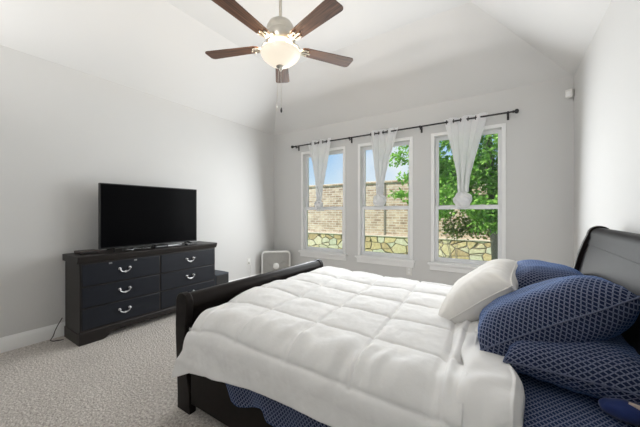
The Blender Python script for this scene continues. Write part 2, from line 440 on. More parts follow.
for dz in (0, .12):
    A = [b.bm.verts.new((p[0], p[1], p[2] + dz)) for p in lo]; B = [b.bm.verts.new((p[0], p[1], p[2] + dz)) for p in hi]
    for i in range(4): b.bm.faces.new((A[i], A[(i + 1) % 4], B[(i + 1) % 4], B[i]))
    b.bm.faces.new(B)
    if dz == 0: A0 = A
    else:
        for i in range(4): b.bm.faces.new((A0[i], A0[(i + 1) % 4], A[(i + 1) % 4], A[i]))
struct(b.build('ceiling', 'ceiling', smooth=0))

def baseboard(name, poly_axis, sgn, base, a0, a1):
    pr = [(0, 0), (.016, 0), (.016, .095), (.012, .115), (.006, .128), (.004, .137), (0, .137)]
    poly = [(base + sgn * u, v) for u, v in pr]
    return struct(MB().prism(poly, poly_axis, a0, a1).build(name, 'trim', smooth=30))
baseboard('baseboard_left', 'Y', 1, XL, YF, YB)
baseboard('baseboard_right', 'Y', -1, XR, YF, YB)
baseboard('baseboard_back', 'X', -1, YB, XL, XR)
baseboard('baseboard_front', 'X', 1, YF, XL, XR)

# ------------------------------------------------------------------ windows
for n, (x0, x1) in enumerate(WINS, 1):
    f = MB(); w = .046; ya, yb = YB - .012, YB + .14
    f.box(x0, x0 + w, ya, yb, WZ0, WZ1); f.box(x1 - w, x1, ya, yb, WZ0, WZ1); f.box(x0 + w, x1 - w, ya, yb, WZ1 - w, WZ1); f.box(x0 + w, x1 - w, YB, yb, WZ0 - .02, WZ0 + .012)
    fo = struct(f.build('window_%d' % n, 'trim', bevel=.003))
    s = MB(); s.box(x0 - .035, x1 + .035, YB - .055, YB + .02, WZ0 - .030, WZ0); s.box(x0 - .015, x1 + .015, YB - .020, YB, WZ0 - .110, WZ0 - .030); s.box(x0 - .022, x1 + .022, YB - .032, YB, WZ0 - .048, WZ0 - .030)
    s.build('window_sill', 'trim', fo, bevel=.004)
    zm = 1.345; i0, i1 = x0 + w, x1 - w
    def sash(z0, z1, y0, y1, bot, top, side=.042):
        q = MB(); q.box(i0, i0 + side, y0, y1, z0, z1); q.box(i1 - side, i1, y0, y1, z0, z1); q.box(i0 + side, i1 - side, y0, y1, z0, z0 + bot); q.box(i0 + side, i1 - side, y0, y1, z1 - top, z1)
        so = q.build('sash', 'vinyl', fo, bevel=.003)
        p = MB(); p.box(i0 + side - .004, i1 - side + .004, (y0 + y1) / 2 - .002, (y0 + y1) / 2 + .002, z0 + bot - .004, z1 - top + .004)
        p.build('window_pane', 'glass', so)
        return so
    sash(zm - .015, WZ1 - w, YB + .085, YB + .115, .045, .045)
    lo_s = sash(WZ0 + .012, zm + .022, YB + .045, YB + .080, .055, .050)
    lk = MB(); cx = (x0 + x1) / 2
    for dx in (-.18, .18): lk.box(cx + dx - .025, cx + dx + .025, YB + .048, YB + .072, zm + .020, zm + .034)
    lk.build('sash_lock', 'plastic_white', lo_s, bevel=.003)

# ------------------------------------------------------------------ outdoors
MB().box(-14, 9, YB + .15, 14, -.42, -.30).build('lawn', 'grass')
tag(bpy.data.objects['lawn'], kind='structure')
GY = 8.60
gw = thing('garden_wall', (-2.5, GY, -.30), 'tan brick garden wall on a rough stone base beyond the windows', 'wall')
MB().box(-13, 8, GY, GY + .3, -.32, .50).build('stone_base', 'stone', gw)
MB().box(-13, 8, GY - .02, GY + .3, .50, .545).build('ledge', 'cap_stone', gw, bevel=.01)
MB().box(-13, 8, GY + .06, GY + .26, .545, 2.20).build('brick_panel', 'brick', gw)
MB().box(-13, 8, GY + .02, GY + .30, 2.20, 2.27).build('coping', 'brick', gw, bevel=.008)
for px in (-7.2, -3.22, .8):
    MB().box(px - .03, px + .03, GY + .045, GY + .06, .545, 2.20).build('expansion_joint', 'bark', gw)

def leaves(mb, centres, n, size, rng):
    for _ in range(n):
        c, r = rng.choice(centres)
        d = Vector((rng.gauss(0, 1), rng.gauss(0, 1), rng.gauss(0, 1))).normalized() * (rng.random() ** .45)
        p = Vector((c[0] + d.x * r[0], c[1] + d.y * r[1], c[2] + d.z * r[2]))
        a = Vector((rng.gauss(0, 1), rng.gauss(0, 1), rng.gauss(0, .7) - .3)).normalized(); bb = a.orthogonal().normalized()
        bb = Matrix.Rotation(rng.random() * 6.28, 3, a) @ bb
        s = size * rng.uniform(.7, 1.3)
        vs = [p, p + a * s * .5 + bb * s * .28, p + a * s, p + a * s * .5 - bb * s * .28]
        mb.bm.faces.new([mb.bm.verts.new(v) for v in vs])
rng = random.Random(3)
tr = thing('leafy_tree', (-.15, 6.8, -.30), 'bright green leafy tree filling the window nearest the bed', 'tree')
t = MB()
t.tube([(-.15, 6.8, -.32), (-.17, 6.8, .4), (-.22, 6.85, 1.1), (-.3, 6.9, 2.2), (-.3, 6.9, 3.4)], [.105, .09, .085, .07, .03], 12)
t.tube([(-.2, 6.83, 1.0), (-.7, 6.8, 1.8), (-1.4, 6.9, 2.6), (-2.1, 7.0, 2.75)], [.05, .04, .03, .012], 8)
t.tube([(-.25, 6.86, 1.4), (.3, 6.8, 2.1), (.9, 6.8, 2.7)], [.045, .035, .015], 8)
t.build('trunk', 'bark', tr)
cl = []
for _ in range(165):
    cl.append(((rng.uniform(-1.55, 1.2), rng.uniform(5.9, 7.5), rng.uniform(1.25, 4.0)), (rng.uniform(.22, .42), rng.uniform(.25, .4), rng.uniform(.16, .3))))
for _ in range(16):
    cl.append(((rng.uniform(-.6, .5), rng.uniform(5.9, 6.8), rng.uniform(1.05, 1.5)), (.3, .3, .2)))
cl += [((-2.25, 7.0, 2.62), (.32, .25, .2)), ((-2.0, 7.0, 2.9), (.35, .3, .25)), ((-1.95, 6.9, 2.1), (.3, .25, .14)), ((-2.15, 6.95, 1.72), (.34, .25, .10)), ((-1.8, 6.9, 1.55), (.25, .25, .12)), ((-1.75, 7.0, 2.5), (.3, .3, .2))]
t = MB(); leaves(t, cl, 34000, .095, rng); t.build('foliage', 'leaf', tr, smooth=0, recalc=False)
sh = thing('garden_shrub', (-.95, 7.3, -.30), 'thin-stemmed olive shrub in front of the stone base', 'shrub')
t = MB()
for k in range(5):
    a = rng.uniform(-.5, .5); t.tube([(-.95 + a * .3, 7.3, -.31), (-.95 + a * .8, 7.3 + rng.uniform(-.1, .1), .4), (-.95 + a * 1.5, 7.3 + rng.uniform(-.2, .2), 1.1)], [.011, .008, .004], 6)
t.build('stem', 'bark', sh)
t = MB(); leaves(t, [((-.95 + rng.uniform(-.65, .65), 7.3 + rng.uniform(-.2, .2), rng.uniform(.75, 1.35)), (.26, .2, .2)) for _ in range(14)], 1500, .075, rng)
t.build('foliage', 'leaf_thin', sh, smooth=0, recalc=False)

# ------------------------------------------------------------------ curtain rod and curtains
ROD_Y, ROD_Z = YB - .085, 2.488
RX0, RX1 = -3.285, 0.060
rod = thing('curtain_rod', (-1.6, ROD_Y, ROD_Z), 'long dark metal curtain rod running above all three windows', 'curtain rod')
MB().cyl((RX0, ROD_Y, ROD_Z), (RX1, ROD_Y, ROD_Z), .0105, seg=14).build('pole', 'rod', rod)
for x, s in ((RX0, -1), (RX1, 1)):
    t = MB(); t.lathe([(.012, 0), (.017, .004 * s), (.017, .012 * s), (.012, .018 * s), (.024, .030 * s), (.028, .044 * s), (.022, .058 * s), (.001, .066 * s)], (x, ROD_Y, ROD_Z), 18, 'X'); t.build('finial', 'rod', rod)
for x in (-3.235, -2.14, -1.02, .015):
    t = MB(); t.box(x - .008, x + .008, ROD_Y - .012, YB, ROD_Z - .022, ROD_Z - .010); t.box(x - .012, x + .012, YB - .008, YB, ROD_Z - .07, ROD_Z + .02); t.box(x - .008, x + .008, ROD_Y - .016, ROD_Y - .008, ROD_Z - .022, ROD_Z + .012)
    t.cyl((x, ROD_Y, ROD_Z - .045), (x, ROD_Y, ROD_Z - .012), .006, seg=8)
    t.build('bracket', 'rod', rod)

def curtain(idx, xa, xb, xk, zk, kr, label, tail):
    ct = thing('curtain', ((xa + xb) / 2, ROD_Y, 1.4), label, 'curtain', group='knotted curtains on the rod')
    zt = ROD_Z + .045; zb = zk + kr * .7
    nf = 3.0 + (.5 if idx == 1 else 0); ph = idx * 1.1
    def wid(t): return lerp_pts([(0, .53), (.12, .47), (.37, .345), (.6, .235), (.8, .15), (1, .12)], t) * (xb - xa)
    def fn(u, v):
        t = v
        s = u * 2 - 1
        cx = (xa + xb) / 2 + (xk - (xa + xb) / 2) * sstep(.1, 1, t)
        w = wid(t)
        k = 2 * PI * nf * u + ph
        A = lerp_pts([(0, .030), (.3, .032), (.8, .028), (1, .02)], t)
        x = cx + s * w + .012 * math.sin(2 * k + 3 * t) * (1 - .3 * t)
        y = ROD_Y + A * math.sin(k + .5 * math.sin(3 * t)) + .012 * fbm(x * 3, t * 4, idx, 3)
        z = zt + (zb - zt) * t + (.006 * math.sin(k + 1) if t < .02 else 0)
        return (x, y, z)
    body = MB().grid(72, 60, fn, lambda u, v: (u, v)).build('drape', 'sheer', ct, smooth=80, recalc=False)
    for j in range(6):
        # a ring where the cloth crosses the rod
        u = (j * .5 + .0 - ph / (2 * PI) % .5) / nf
        u = u if u > .02 else u + .5 / nf
        if not .02 < u < .98: continue
        x = fn(u, .015)[0]
        r = MB(); q = [(x + .002 * math.sin(a), ROD_Y + .023 * math.cos(a), ROD_Z + .023 * math.sin(a)) for a in [2 * PI * i / 18 for i in range(19)]]
        r.tube(q, .0055, 8, caps=False); r.build('grommet', 'rod', body)
    # the knot the lower end is tied into
    kb = MB().ball((0, 0, 0), 1.0, sub=4)
    for v in kb.bm.verts:
        d = v.co.normalized()
        az = math.atan2(d.y, d.x)
        swirl = math.sin(5 * az + 4 * d.z) * .10 - .30 * max(0, d.z) + .10 * fbm(d.x + idx * 3, d.y, d.z, 2.2)
        rr = 1 + swirl
        v.co = Vector((xk + d.x * kr * .92 * rr, ROD_Y - .01 + d.y * kr * .8 * rr, zk + d.z * kr * 1.0 * rr))
    kb.build('knot', 'sheer', ct, smooth=80)
    tl = MB()
    def tf(u, v):
        a = 2 * PI * u; r = kr * (.45 + .45 * v) * (1 + .18 * math.sin(5 * a))
        return (xk + tail[0] * v + r * math.cos(a), ROD_Y - .01 + r * .6 * math.sin(a), zk - kr * .8 - tail[1] * v)
    if tail[1] > 0: tl.grid(40, 8, tf); tl.build('tail', 'sheer', ct, smooth=80, recalc=False)
    return ct
curtain(0, -2.965, -2.500, -2.735, 1.42, .085, 'white sheer curtain knotted at its end on the window nearest the corner fan', (.03, .05))
curtain(1, -1.800, -1.350, -1.620, 1.470, .108, 'white sheer curtain tied in a round knot over the middle window', (0, 0))
curtain(2, -0.690, -0.195, -0.480, 1.455, .118, 'white curtain tied in a knot over the green leafy window', (0, 0))

# ------------------------------------------------------------------ ceiling fan
FX, FY, FZ = -1.57, 1.80, 2.655
fan = thing('ceiling_fan', (FX, FY, ZC), 'five-blade brown ceiling fan with lit bowl light hanging above the bed', 'ceiling fan')
MB().lathe([(.075, ZC - .001), (.07, ZC - .03), (.045, ZC - .07), (.02, ZC - .085)], (FX, FY, 0), 32).build('canopy', 'fan_nickel', fan)
MB().cyl((FX, FY, 2.86), (FX, FY, ZC - .06), .0125, seg=16).build('downrod', 'fan_nickel', fan)
MB().lathe([(.02, 2.885), (.028, 2.872), (.060, 2.862), (.092, 2.842), (.110, 2.812), (.116, 2.785), (.112, 2.765), (.122, 2.755), (.126, 2.735), (.122, 2.70), (.10, 2.675), (.05, 2.668), (.001, 2.668)], (FX, FY, 0), 48).build('motor_housing', 'fan_nickel', fan)
MB().lathe([(.001, 2.674), (.060, 2.670), (.062, 2.66), (.045, 2.652), (.030, 2.648), (.001, 2.646)], (FX, FY, 0), 40).build('light_fitter', 'fan_nickel', fan)
def blade(ang):
    R = Matrix.Translation((FX, FY, FZ)) @ Matrix.Rotation(ang, 4, 'Z') @ Matrix.Rotation(math.radians(-5), 4, 'X')
    bl = MB(); th = .006; n = 40
    top = []; bot = []
    r0, r1 = .185, .668
    def half(t):                      # half width along the blade, with a rounded tip
        w = lerp_pts([(0, .047), (.08, .055), (1, .073)], t)
        d = (1 - t) * (r1 - r0)
        c = .035
        if d < c: w -= c - math.sqrt(max(0, c * c - (c - d) ** 2))
        d0 = t * (r1 - r0)
        if d0 < .02: w -= .02 - math.sqrt(max(0, .0004 - (.02 - d0) ** 2))
        return w
    ts = [i / n for i in range(n - 6)] + [1 - k * .07 / 14 * 2 * .1 for k in range(0)]
    ts = sorted(set([0, .01, .02, .04] + [i / 24 for i in range(1, 23)] + [1 - d / (r1 - r0) for d in (.035, .028, .022, .016, .011, .007, .003, .001, 0)]))
    prev = None
    for t_ in ts:
        x = r0 + t_ * (r1 - r0); h = max(half(t_), .002)
        row = [bl.bm.verts.new(R @ Vector((x, s * h, z))) for s, z in ((-1, -th / 2), (1, -th / 2), (1, th / 2), (-1, th / 2))]
        uvr = [(x, -h), (x, h), (x, h), (x, -h)]
        if prev:
            for k in range(4):
                k2 = (k + 1) % 4
                f = bl.bm.faces.new((prev[0][k], prev[0][k2], row[k2], row[k]))
                for lp, q in zip(f.loops, (prev[1][k], prev[1][k2], uvr[k2], uvr[k])): lp[bl.uv].uv = (q[0] + ang, q[1])
        else: bl.bm.faces.new(list(reversed(row)))
        prev = (row, uvr)
    bl.bm.faces.new(prev[0])
    bo = bl.build('blade', 'blade', fan)
    br = MB()
    def P(x, y, z): return R @ Vector((x, y, z))
    br.tube([P(.10, 0, .05), P(.14, 0, .035), P(.165, 0, .004), P(.19, 0, -.006)], [.016, .014, .013, .011], 10)
    for s in (-1, 1):
        br.tube([P(.165, 0, -.006), P(.185, s * .026, -.008), P(.215, s * .034, -.009), P(.24, s * .030, -.009)], [.010, .009, .008, .006], 8)
    br.tube([P(.17, 0, -.008), P(.21, 0, -.009), P(.262, 0, -.009)], [.011, .009, .006], 8)
    for q in ((.235, .030), (.235, -.030), (.252, 0)):
        br.ball(P(q[0], q[1], -.012), .007, sub=2)
    br.build('blade_bracket', 'fan_nickel', bo)
for k in range(5): blade(math.radians(57 + 72 * k))
MB().lathe([(.160, 2.604), (.165, 2.598), (.162, 2.584), (.150, 2.562), (.124, 2.536), (.092, 2.512), (.055, 2.492), (.02, 2.484), (.001, 2.484)], (FX, FY, 0), 48, cap=False).build('bowl_shade', 'bowl', fan, solid=.004)
MB().lathe([(.001, 2.497), (.034, 2.495), (.036, 2.484), (.026, 2.474), (.014, 2.466), (.012, 2.456), (.007, 2.449), (.001, 2.447)], (FX, FY, 0), 28).build('finial', 'fan_nickel', fan)
for k in range(5):
    a = math.radians(57 + 72 * k)
    bulb = light('fan_bulb', 'POINT', (0, 0, 0), (0, 0, -1), 3.6, (1.0, 0.78, 0.55)); bulb.data.shadow_soft_size = .02
    bulb.parent = fan; bulb.location = (.10 * math.cos(a), .10 * math.sin(a), 2.598 - ZC)
for dx, dy, zz, m in ((-.035, -.006, 2.17, 'nickel'), (.008, .002, 2.125, 'rod')):
    c = MB(); c.cyl((FX + dx * .4, FY + dy, 2.455), (FX + dx, FY + dy, zz), .0016, seg=6)
    co = c.build('pull_chain', 'fan_nickel', fan)
    MB().lathe([(.001, .022), (.004, .018), (.0085, .002), (.009, -.010), (.005, -.02), (.001, -.022)], (FX + dx, FY + dy, zz), 12).build('chain_fob', m, co)

# ------------------------------------------------------------------ dresser
DX0, DX1, DY0, DY1 = -3.800, -3.400, 1.010, 2.530
dr = thing('dresser', ((DX0 + DX1) / 2, 1.77, 0), 'long low black dresser with six drawers against the left wall', 'dresser')
b = MB(); b.box(DX0, DX1, DY0 + .008, DY1 - .008, .10, .785); b.build('body', 'black_wood', dr, bevel=.004)
b = MB()   # plinth with bracket feet, the middle cut up
pl = [(DY0, 0), (DY0 + .20, 0), (DY0 + .235, .018), (DY0 + .25, .045), (DY0 + .28, .062), (DY1 - .28, .062), (DY1 - .25, .045), (DY1 - .235, .018), (DY1 - .20, 0), (DY1, 0), (DY1, .11), (DY0, .11)]
b.prism(pl, 'X', DX1 - .020, DX1 + .006); b.box(DX0, DX1 - .02, DY0, DY0 + .02, 0, .11); b.box(DX0, DX1 - .02, DY1 - .02, DY1, 0, .11)
b.prism([(DX1 + .006, .108), (DX1 + .006, .112), (DX1 - .004, .128), (DX1 - .02, .128), (DX1 - .02, .108)], 'Y', DY0, DY1)
b.build('plinth', 'black_wood', dr, bevel=.003)
pf = [(DX0, .785), (DX1 - .004, .785), (DX1 + .002, .790), (DX1 + .004, .800), (DX1 + .016, .818), (DX1 + .020, .828), (DX1 + .022, .846), (DX1 + .016, .852), (DX0, .852)]
MB().prism(pf, 'Y', DY0 - .014, DY1 + .014).build('top', 'black_wood', dr, smooth=50, bevel=.002)
rows = [(.562, .772), (.352, .550), (.138, .340)]
cols = [(DY0 + .022, 1.762), (1.778, DY1 - .022)]
for ci, (a, c) in enumerate(cols):
    for ri, (z0, z1) in enumerate(rows):
        d = MB(); d.box(DX1 - .02, DX1 + .007, a, c, z0, z1)
        do = d.build('drawer', 'navy_wood', dr, bevel=.005)
        yc, zc = (a + c) / 2, (z0 + z1) / 2 + .008
        h = MB(); X = DX1 + .007
        for s in (-1, 1):
            h.lathe([(.013, 0), (.012, .004), (.007, .008), (.006, .022), (.008, .026), (.001, .029)], (X, yc + s * .048, zc + .012), 14, 'X')
        h.tube([(X + .02, yc + .048 * math.sin(q), zc + .008 - .032 * math.cos(q) * (1 if abs(math.sin(q)) < 1 else 1)) for q in [PI / 2 * (i / 8) for i in range(-8, 9)]], [.003 + .0025 * math.cos(PI * i / 16) for i in range(-8, 9)], 8)
        h.lathe([(.001, -.004), (.011, 0), (.001, .005)], (X + .021, yc, zc - .024), 12, 'X')
        h.build('handle', 'silver', do)
        if ci == 0 and ri == 0:
            for yy in (yc - .13, yc + .105):
                k = MB(); k.box(X - .001, X + .005, yy - .014, yy + .014, z1 - .022, z1 - .008); k.build('latch', 'silver', do, bevel=.002)

# ------------------------------------------------------------------ television and the small things on the dresser
ZT = .852
tv = thing('television', (-3.60, 1.80, ZT), 'black flat-screen television standing on the black dresser', 'television', rotz=math.radians(-1.5))
b = MB(); b.box(-.022, .018, -.556, .556, .030, .738); b.box(-.060, -.020, -.40, .40, .10, .50); b.build('casing', 'plastic_black', tv, local=True, bevel=.004)
b = MB(); b.box(.0165, .0195, -.545, .545, .046, .727); b.build('screen', 'screen', tv, local=True)
for s in (-1, 1):
    b = MB(); b.tube([(.0, s * .42, .036), (.10, s * .45, .0085)], [.010, .008], 8); b.tube([(.0, s * .42, .036), (-.10, s * .45, .0085)], [.010, .008], 8)
    b.build('foot', 'plastic_black', tv, local=True)
st = thing('set_top_box', (-3.66, 1.155, ZT), 'flat dark brown box at the left end of the dresser top', 'box')
b = MB(); b.box(-.075, .09, -.085, .085, .004, .030); b.build('casing', 'box_brown', st, local=True, bevel=.004)
b = MB(); b.box(.089, .092, -.06, .06, .010, .022); b.build('front_panel', 'plastic_black', st, local=True)
for x, y in ((-.06, -.07), (-.06, .07), (.07, -.07), (.07, .07)): MB().cyl((x, y, 0), (x, y, .005), .010, seg=10).build('rubber_foot', 'plastic_black', st, local=True)
sb = thing('streaming_box', (-3.515, 1.83, ZT), 'small black box in front of the television', 'box')
b = MB(); b.box(-.045, .04, -.075, .075, 0, .032); b.build('casing', 'plastic_black', sb, local=True, bevel=.005)
b = MB(); b.box(.039, .0415, -.06, .06, .012, .018); b.build('light_strip', 'grey_plastic', sb, local=True)
rc = thing('remote_control', (-3.46, 2.20, ZT), 'slim black remote control by the right end of the television', 'remote control', rotz=.25)
b = MB(); b.box(-.022, .022, -.085, .085, 0, .016); b.build('casing', 'plastic_black', rc, local=True, bevel=.006, bseg=3)
b = MB()
for i in range(5):
    for j in range(2): b.box(-.012 + j * .016, -.004 + j * .016, -.06 + i * .022, -.05 + i * .022, .015, .0185)
b.build('button_pad', 'grey_plastic', rc, local=True)
wb = thing('cable_bundle', (-3.50, 1.62, ZT), 'thin grey and black cables lying under the television', 'cable')
b = MB(); b.tube([(-.04 + .05 * math.sin(i * .7), -.16 + i * .02, .005 + .003 * (1 + math.sin(i * 1.3))) for i in range(15)], .0045, 6); b.build('grey_cable', 'grey_plastic', wb, local=True)
b = MB(); b.tube([(-.06 + .045 * math.cos(i * .6), -.20 + i * .018, .006 + .003 * (1 + math.cos(i))) for i in range(17)], .005, 6); b.build('black_cable', 'plastic_black', wb, local=True)
sl = thing('sound_bar', (-3.545, 2.03, ZT), 'short silver bar lying between the small black box and remote', 'bar')
b = MB(); b.box(-.018, .018, -.105, .085, .0, .018); b.build('casing', 'grey_plastic', sl, local=True, bevel=.005)
b = MB(); b.box(.017, .0195, -.095, .075, .004, .014); b.build('grille', 'silver', sl, local=True)

# ------------------------------------------------------------------ things by the left wall and the corner
bx = thing('speaker_box', (-3.66, 2.715, 0), 'low dark navy box on the carpet beside the dresser', 'box')
b = MB(); b.box(-.16, .16, -.115, .125, .012, .378); b.build('cabinet', 'box_navy', bx, local=True, bevel=.006)
b = MB(); b.box(.158, .166, -.10, .11, .03, .36); b.build('front_grille', 'plastic_black', bx, local=True, bevel=.003)
for x, y in ((-.13, -.09), (-.13, .1), (.13, -.09), (.13, .1)): MB().cyl((x, y, 0), (x, y, .014), .015, seg=10).build('rubber_foot', 'plastic_black', bx, local=True)

fp = Vector((-3.565, 3.965, 0))
bf = thing('box_fan', fp, 'white square box fan standing in the room corner', 'fan', rotz=math.radians(33.2 + 8))
# local: x across the face, -y towards the room
b = MB()
def rrect(hw, z0, z1, r, n=6):
    P = []
    for (cx, cz, a0) in ((hw - r, z1 - r, 0), (-hw + r, z1 - r, PI / 2), (-hw + r, z0 + r, PI), (hw - r, z0 + r, 3 * PI / 2)):
        for i in range(n + 1): P.append((cx + r * math.cos(a0 + PI / 2 * i / n), cz + r * math.sin(a0 + PI / 2 * i / n)))
    return P
FH = .56
o_ = rrect(.262, .02, FH, .075); i_ = rrect(.240, .042, FH - .022, .055)
for ya, yb in ((-.055, .055),):
    A = [b.bm.verts.new((x, ya, z)) for x, z in o_]; B = [b.bm.verts.new((x, ya, z)) for x, z in i_]
    C = [b.bm.verts.new((x, yb, z)) for x, z in o_]; D = [b.bm.verts.new((x, yb, z)) for x, z in i_]
    n = len(o_)
    for k in range(n):
        l = (k + 1) % n
        for q in ((A[k], A[l], B[l], B[k]), (C[k], D[k], D[l], C[l]), (A[k], C[k], C[l], A[l]), (B[k], B[l], D[l], D[k])): b.bm.faces.new(q)
b.build('frame', 'plastic_white', bf, local=True, bevel=.004)
zc = (FH + .02) / 2
b = MB()
for i in range(-22, 23):
    x = i * .0107; b.box(x - .0028, x + .0028, -.052, -.046, .04, FH - .02)
for z in (.13, zc, .45): b.box(-.242, .242, -.047, -.041, z - .003, z + .003)
b.build('grille', 'plastic_grille', bf, local=True)
MB().lathe([(.001, -.062), (.045, -.060), (.056, -.052), (.056, -.045)], (0, 0, zc), 28, 'Y').build('hub', 'plastic_white', bf, local=True)
b = MB(); b.lathe([(.001, -.03), (.05, -.03), (.05, .03), (.001, .03)], (0, 0, zc), 24, 'Y')
for k in range(5):
    a = 2 * PI * k / 5
    pts = [(rr, aa, yy) for rr, aa, yy in ((.04, -.5, -.02), (.225, -.42, -.025), (.225, .42, .025), (.04, .5, .02))]
    b.bm.faces.new([b.bm.verts.new((rr * math.cos(a + aa), yy, zc + rr * math.sin(a + aa))) for rr, aa, yy in pts])
b.build('impeller', 'plastic_grille', bf, local=True, solid=.003)
b = MB(); b.box(-.242, .242, .045, .050, .04, FH - .02); b.build('back_panel', 'plastic_grille', bf, local=True)
for s in (-1, 1): MB().box(s * .19 - .02, s * .19 + .02, -.07, .07, 0, .024).build('foot', 'plastic_white', bf, local=True, bevel=.004)

ol = thing('wall_outlet', (XL, 3.56, .40), 'white wall outlet with a cord on the left wall near the corner', 'outlet')
b = MB(); b.box(0, .006, -.036, .036, -.058, .058); b.build('cover_plate', 'plastic_white', ol, local=True, bevel=.003)
b = MB(); b.box(.005, .009, -.017, .017, .006, .038); b.build('socket', 'trim', ol, local=True, bevel=.002)
b = MB(); b.box(.006, .03, -.014, .014, -.04, -.012); b.build('plug', 'plastic_white', ol, local=True, bevel=.004)
b = MB(); b.tube([(.028, 0, -.03), (.045, .005, -.07), (.04, .02, -.15), (.03, .0, -.25), (.035, .03, -.36), (.06, .12, -.393), (.12, .26, -.395)], .004, 6); b.build('cord', 'plastic_white', ol, local=True)
wp = thing('phone_jack', (-1.200, YB, .412), 'small white wall plate just under the sill of the middle window', 'wall plate')
b = MB(); b.box(-.040, .040, -.007, 0, -.062, .062); b.build('cover_plate', 'plastic_white', wp, local=True, bevel=.003)
for z in (-.025, .025): MB().box(-.016, .016, -.010, -.006, z - .014, z + .014).build('socket', 'trim', wp, local=True, bevel=.002)
sn = thing('motion_sensor', (.592, YB - .045, 2.60), 'small white motion sensor high in the corner of the right wall', 'sensor', rotz=math.radians(-32))
b = MB(); b.box(-.033, .033, -.028, .022, -.045, .045); b.build('casing', 'plastic_white', sn, local=True, bevel=.008, bseg=3)
b = MB(); b.box(-.022, .022, -.031, -.027, -.030, .022); b.build('lens', 'trim', sn, local=True, bevel=.003)
b = MB(); b.box(-.015, .015, .02, .045, -.02, .02); b.build('mount', 'plastic_white', sn, local=True)
pc = thing('power_cord', (-3.815, .93, 0), 'thin dark cord hanging over the baseboard at the dresser side', 'cord')
b = MB(); b.tube([(.02, .065, .20), (.018, .035, .145), (.018, .01, .09), (.02, -.005, .04), (.03, -.03, .006), (.07, -.02, .005), (.11, .05, .005)], .004, 6); b.build('cable', 'box_brown', pc, local=True)

# ------------------------------------------------------------------ sleigh bed
BX, BY0, BY1 = -1.805, 1.050, 2.665
bed = thing('sleigh_bed', (BX, (BY0 + BY1) / 2, 0), 'black wooden sleigh bed with curved footboard and headboard', 'bed')
def arc(cx, cz, r, a0, a1, n=12): return [(cx + r * math.cos(math.radians(a0 + (a1 - a0) * i / n)), cz + r * math.sin(math.radians(a0 + (a1 - a0) * i / n))) for i in range(n + 1)]
FT = .755
post = [(BX, 0), (BX, .12), (BX - .004, .22), (BX - .014, .36), (BX - .022, .48), (BX - .022, .58), (BX - .016, .66)] + arc(BX + .046, FT - .062, .062, 180, 0) + [(BX + .104, .64), (BX + .090, .56), (BX + .084, .46), (BX + .090, .34), (BX + .108, .24), (BX + .128, .16), (BX + .136, .10), (BX + .136, 0)]
for ya, yb in ((BY0, BY0 + .048), (BY1 - .048, BY1)):
    MB().prism(post, 'Y', ya, yb).build('post', 'bed_wood', bed, bevel=.005)
pan = [(BX + .045, .10), (BX + .045, .25), (BX + .035, .38), (BX + .028, .48), (BX + .026, .58), (BX + .020, .64)] + arc(BX + .048, FT - .064, .056, 200, -60) + [(BX + .066, .62), (BX + .060, .56), (BX + .058, .46), (BX + .064, .36), (BX + .078, .25), (BX + .082, .10)]
MB().prism(pan, 'Y', BY0 + .046, BY1 - .046).build('footboard', 'bed_wood', bed, smooth=50)
for ya, yb, yo in ((BY0 + .012, BY0 + .040, 1), (BY1 - .040, BY1 - .012, -1)):
    b = MB(); b.box(BX + .13, .38, ya, yb, .065, .36); b.build('side_rail', 'bed_wood', bed, bevel=.004)
hp = [(.355, 0), (.355, .30), (.360, .55), (.372, .74), (.390, .88), (.415, .99), (.440, 1.07), (.462, 1.125)] + arc(.525, 1.125, .062, 170, -40) + [(.545, 1.05), (.520, .97), (.500, .86), (.485, .70), (.478, .5), (.475, 0)]
for ya, yb in ((BY0, BY0 + .048), (BY1 - .048, BY1)):
    MB().prism(hp, 'Y', ya, yb).build('post', 'bed_wood', bed, bevel=.005)
hb = [(.385, .20), (.385, .55), (.398, .74), (.416, .88), (.440, .99), (.462, 1.063), (.458, 1.066), (.472, 1.105)] + arc(.526, 1.121, .054, 165, -40) + [(.545, 1.05), (.515, .97), (.492, .86), (.475, .70), (.468, .5), (.465, .2)]
MB().prism(hb, 'Y', BY0 + .046, BY1 - .046).build('headboard', 'headboard_wood', bed, smooth=28)
b = MB(); b.box(BX + .12, .38, BY0 + .050, BY1 - .050, .16, .565); b.build('mattress', 'white_cloth', bed, bevel=.04, bseg=4)

# ------------------------------------------------------------------ bed linen
def cross(q, zt, y_in, r, flare):
    """near side of a draped cloth: distance q past the fold start -> (y, z, normal)"""
    if q <= 0: return y_in - q, zt, (0, 0, 1)
    L = PI / 2 * r
    if q < L:
        th = q / r; return y_in - r * math.sin(th), zt - r * (1 - math.cos(th)), (0, -math.sin(th), math.cos(th))
    d = q - L
    return y_in - r - flare * d, zt - r - d, (0, -1, .05)

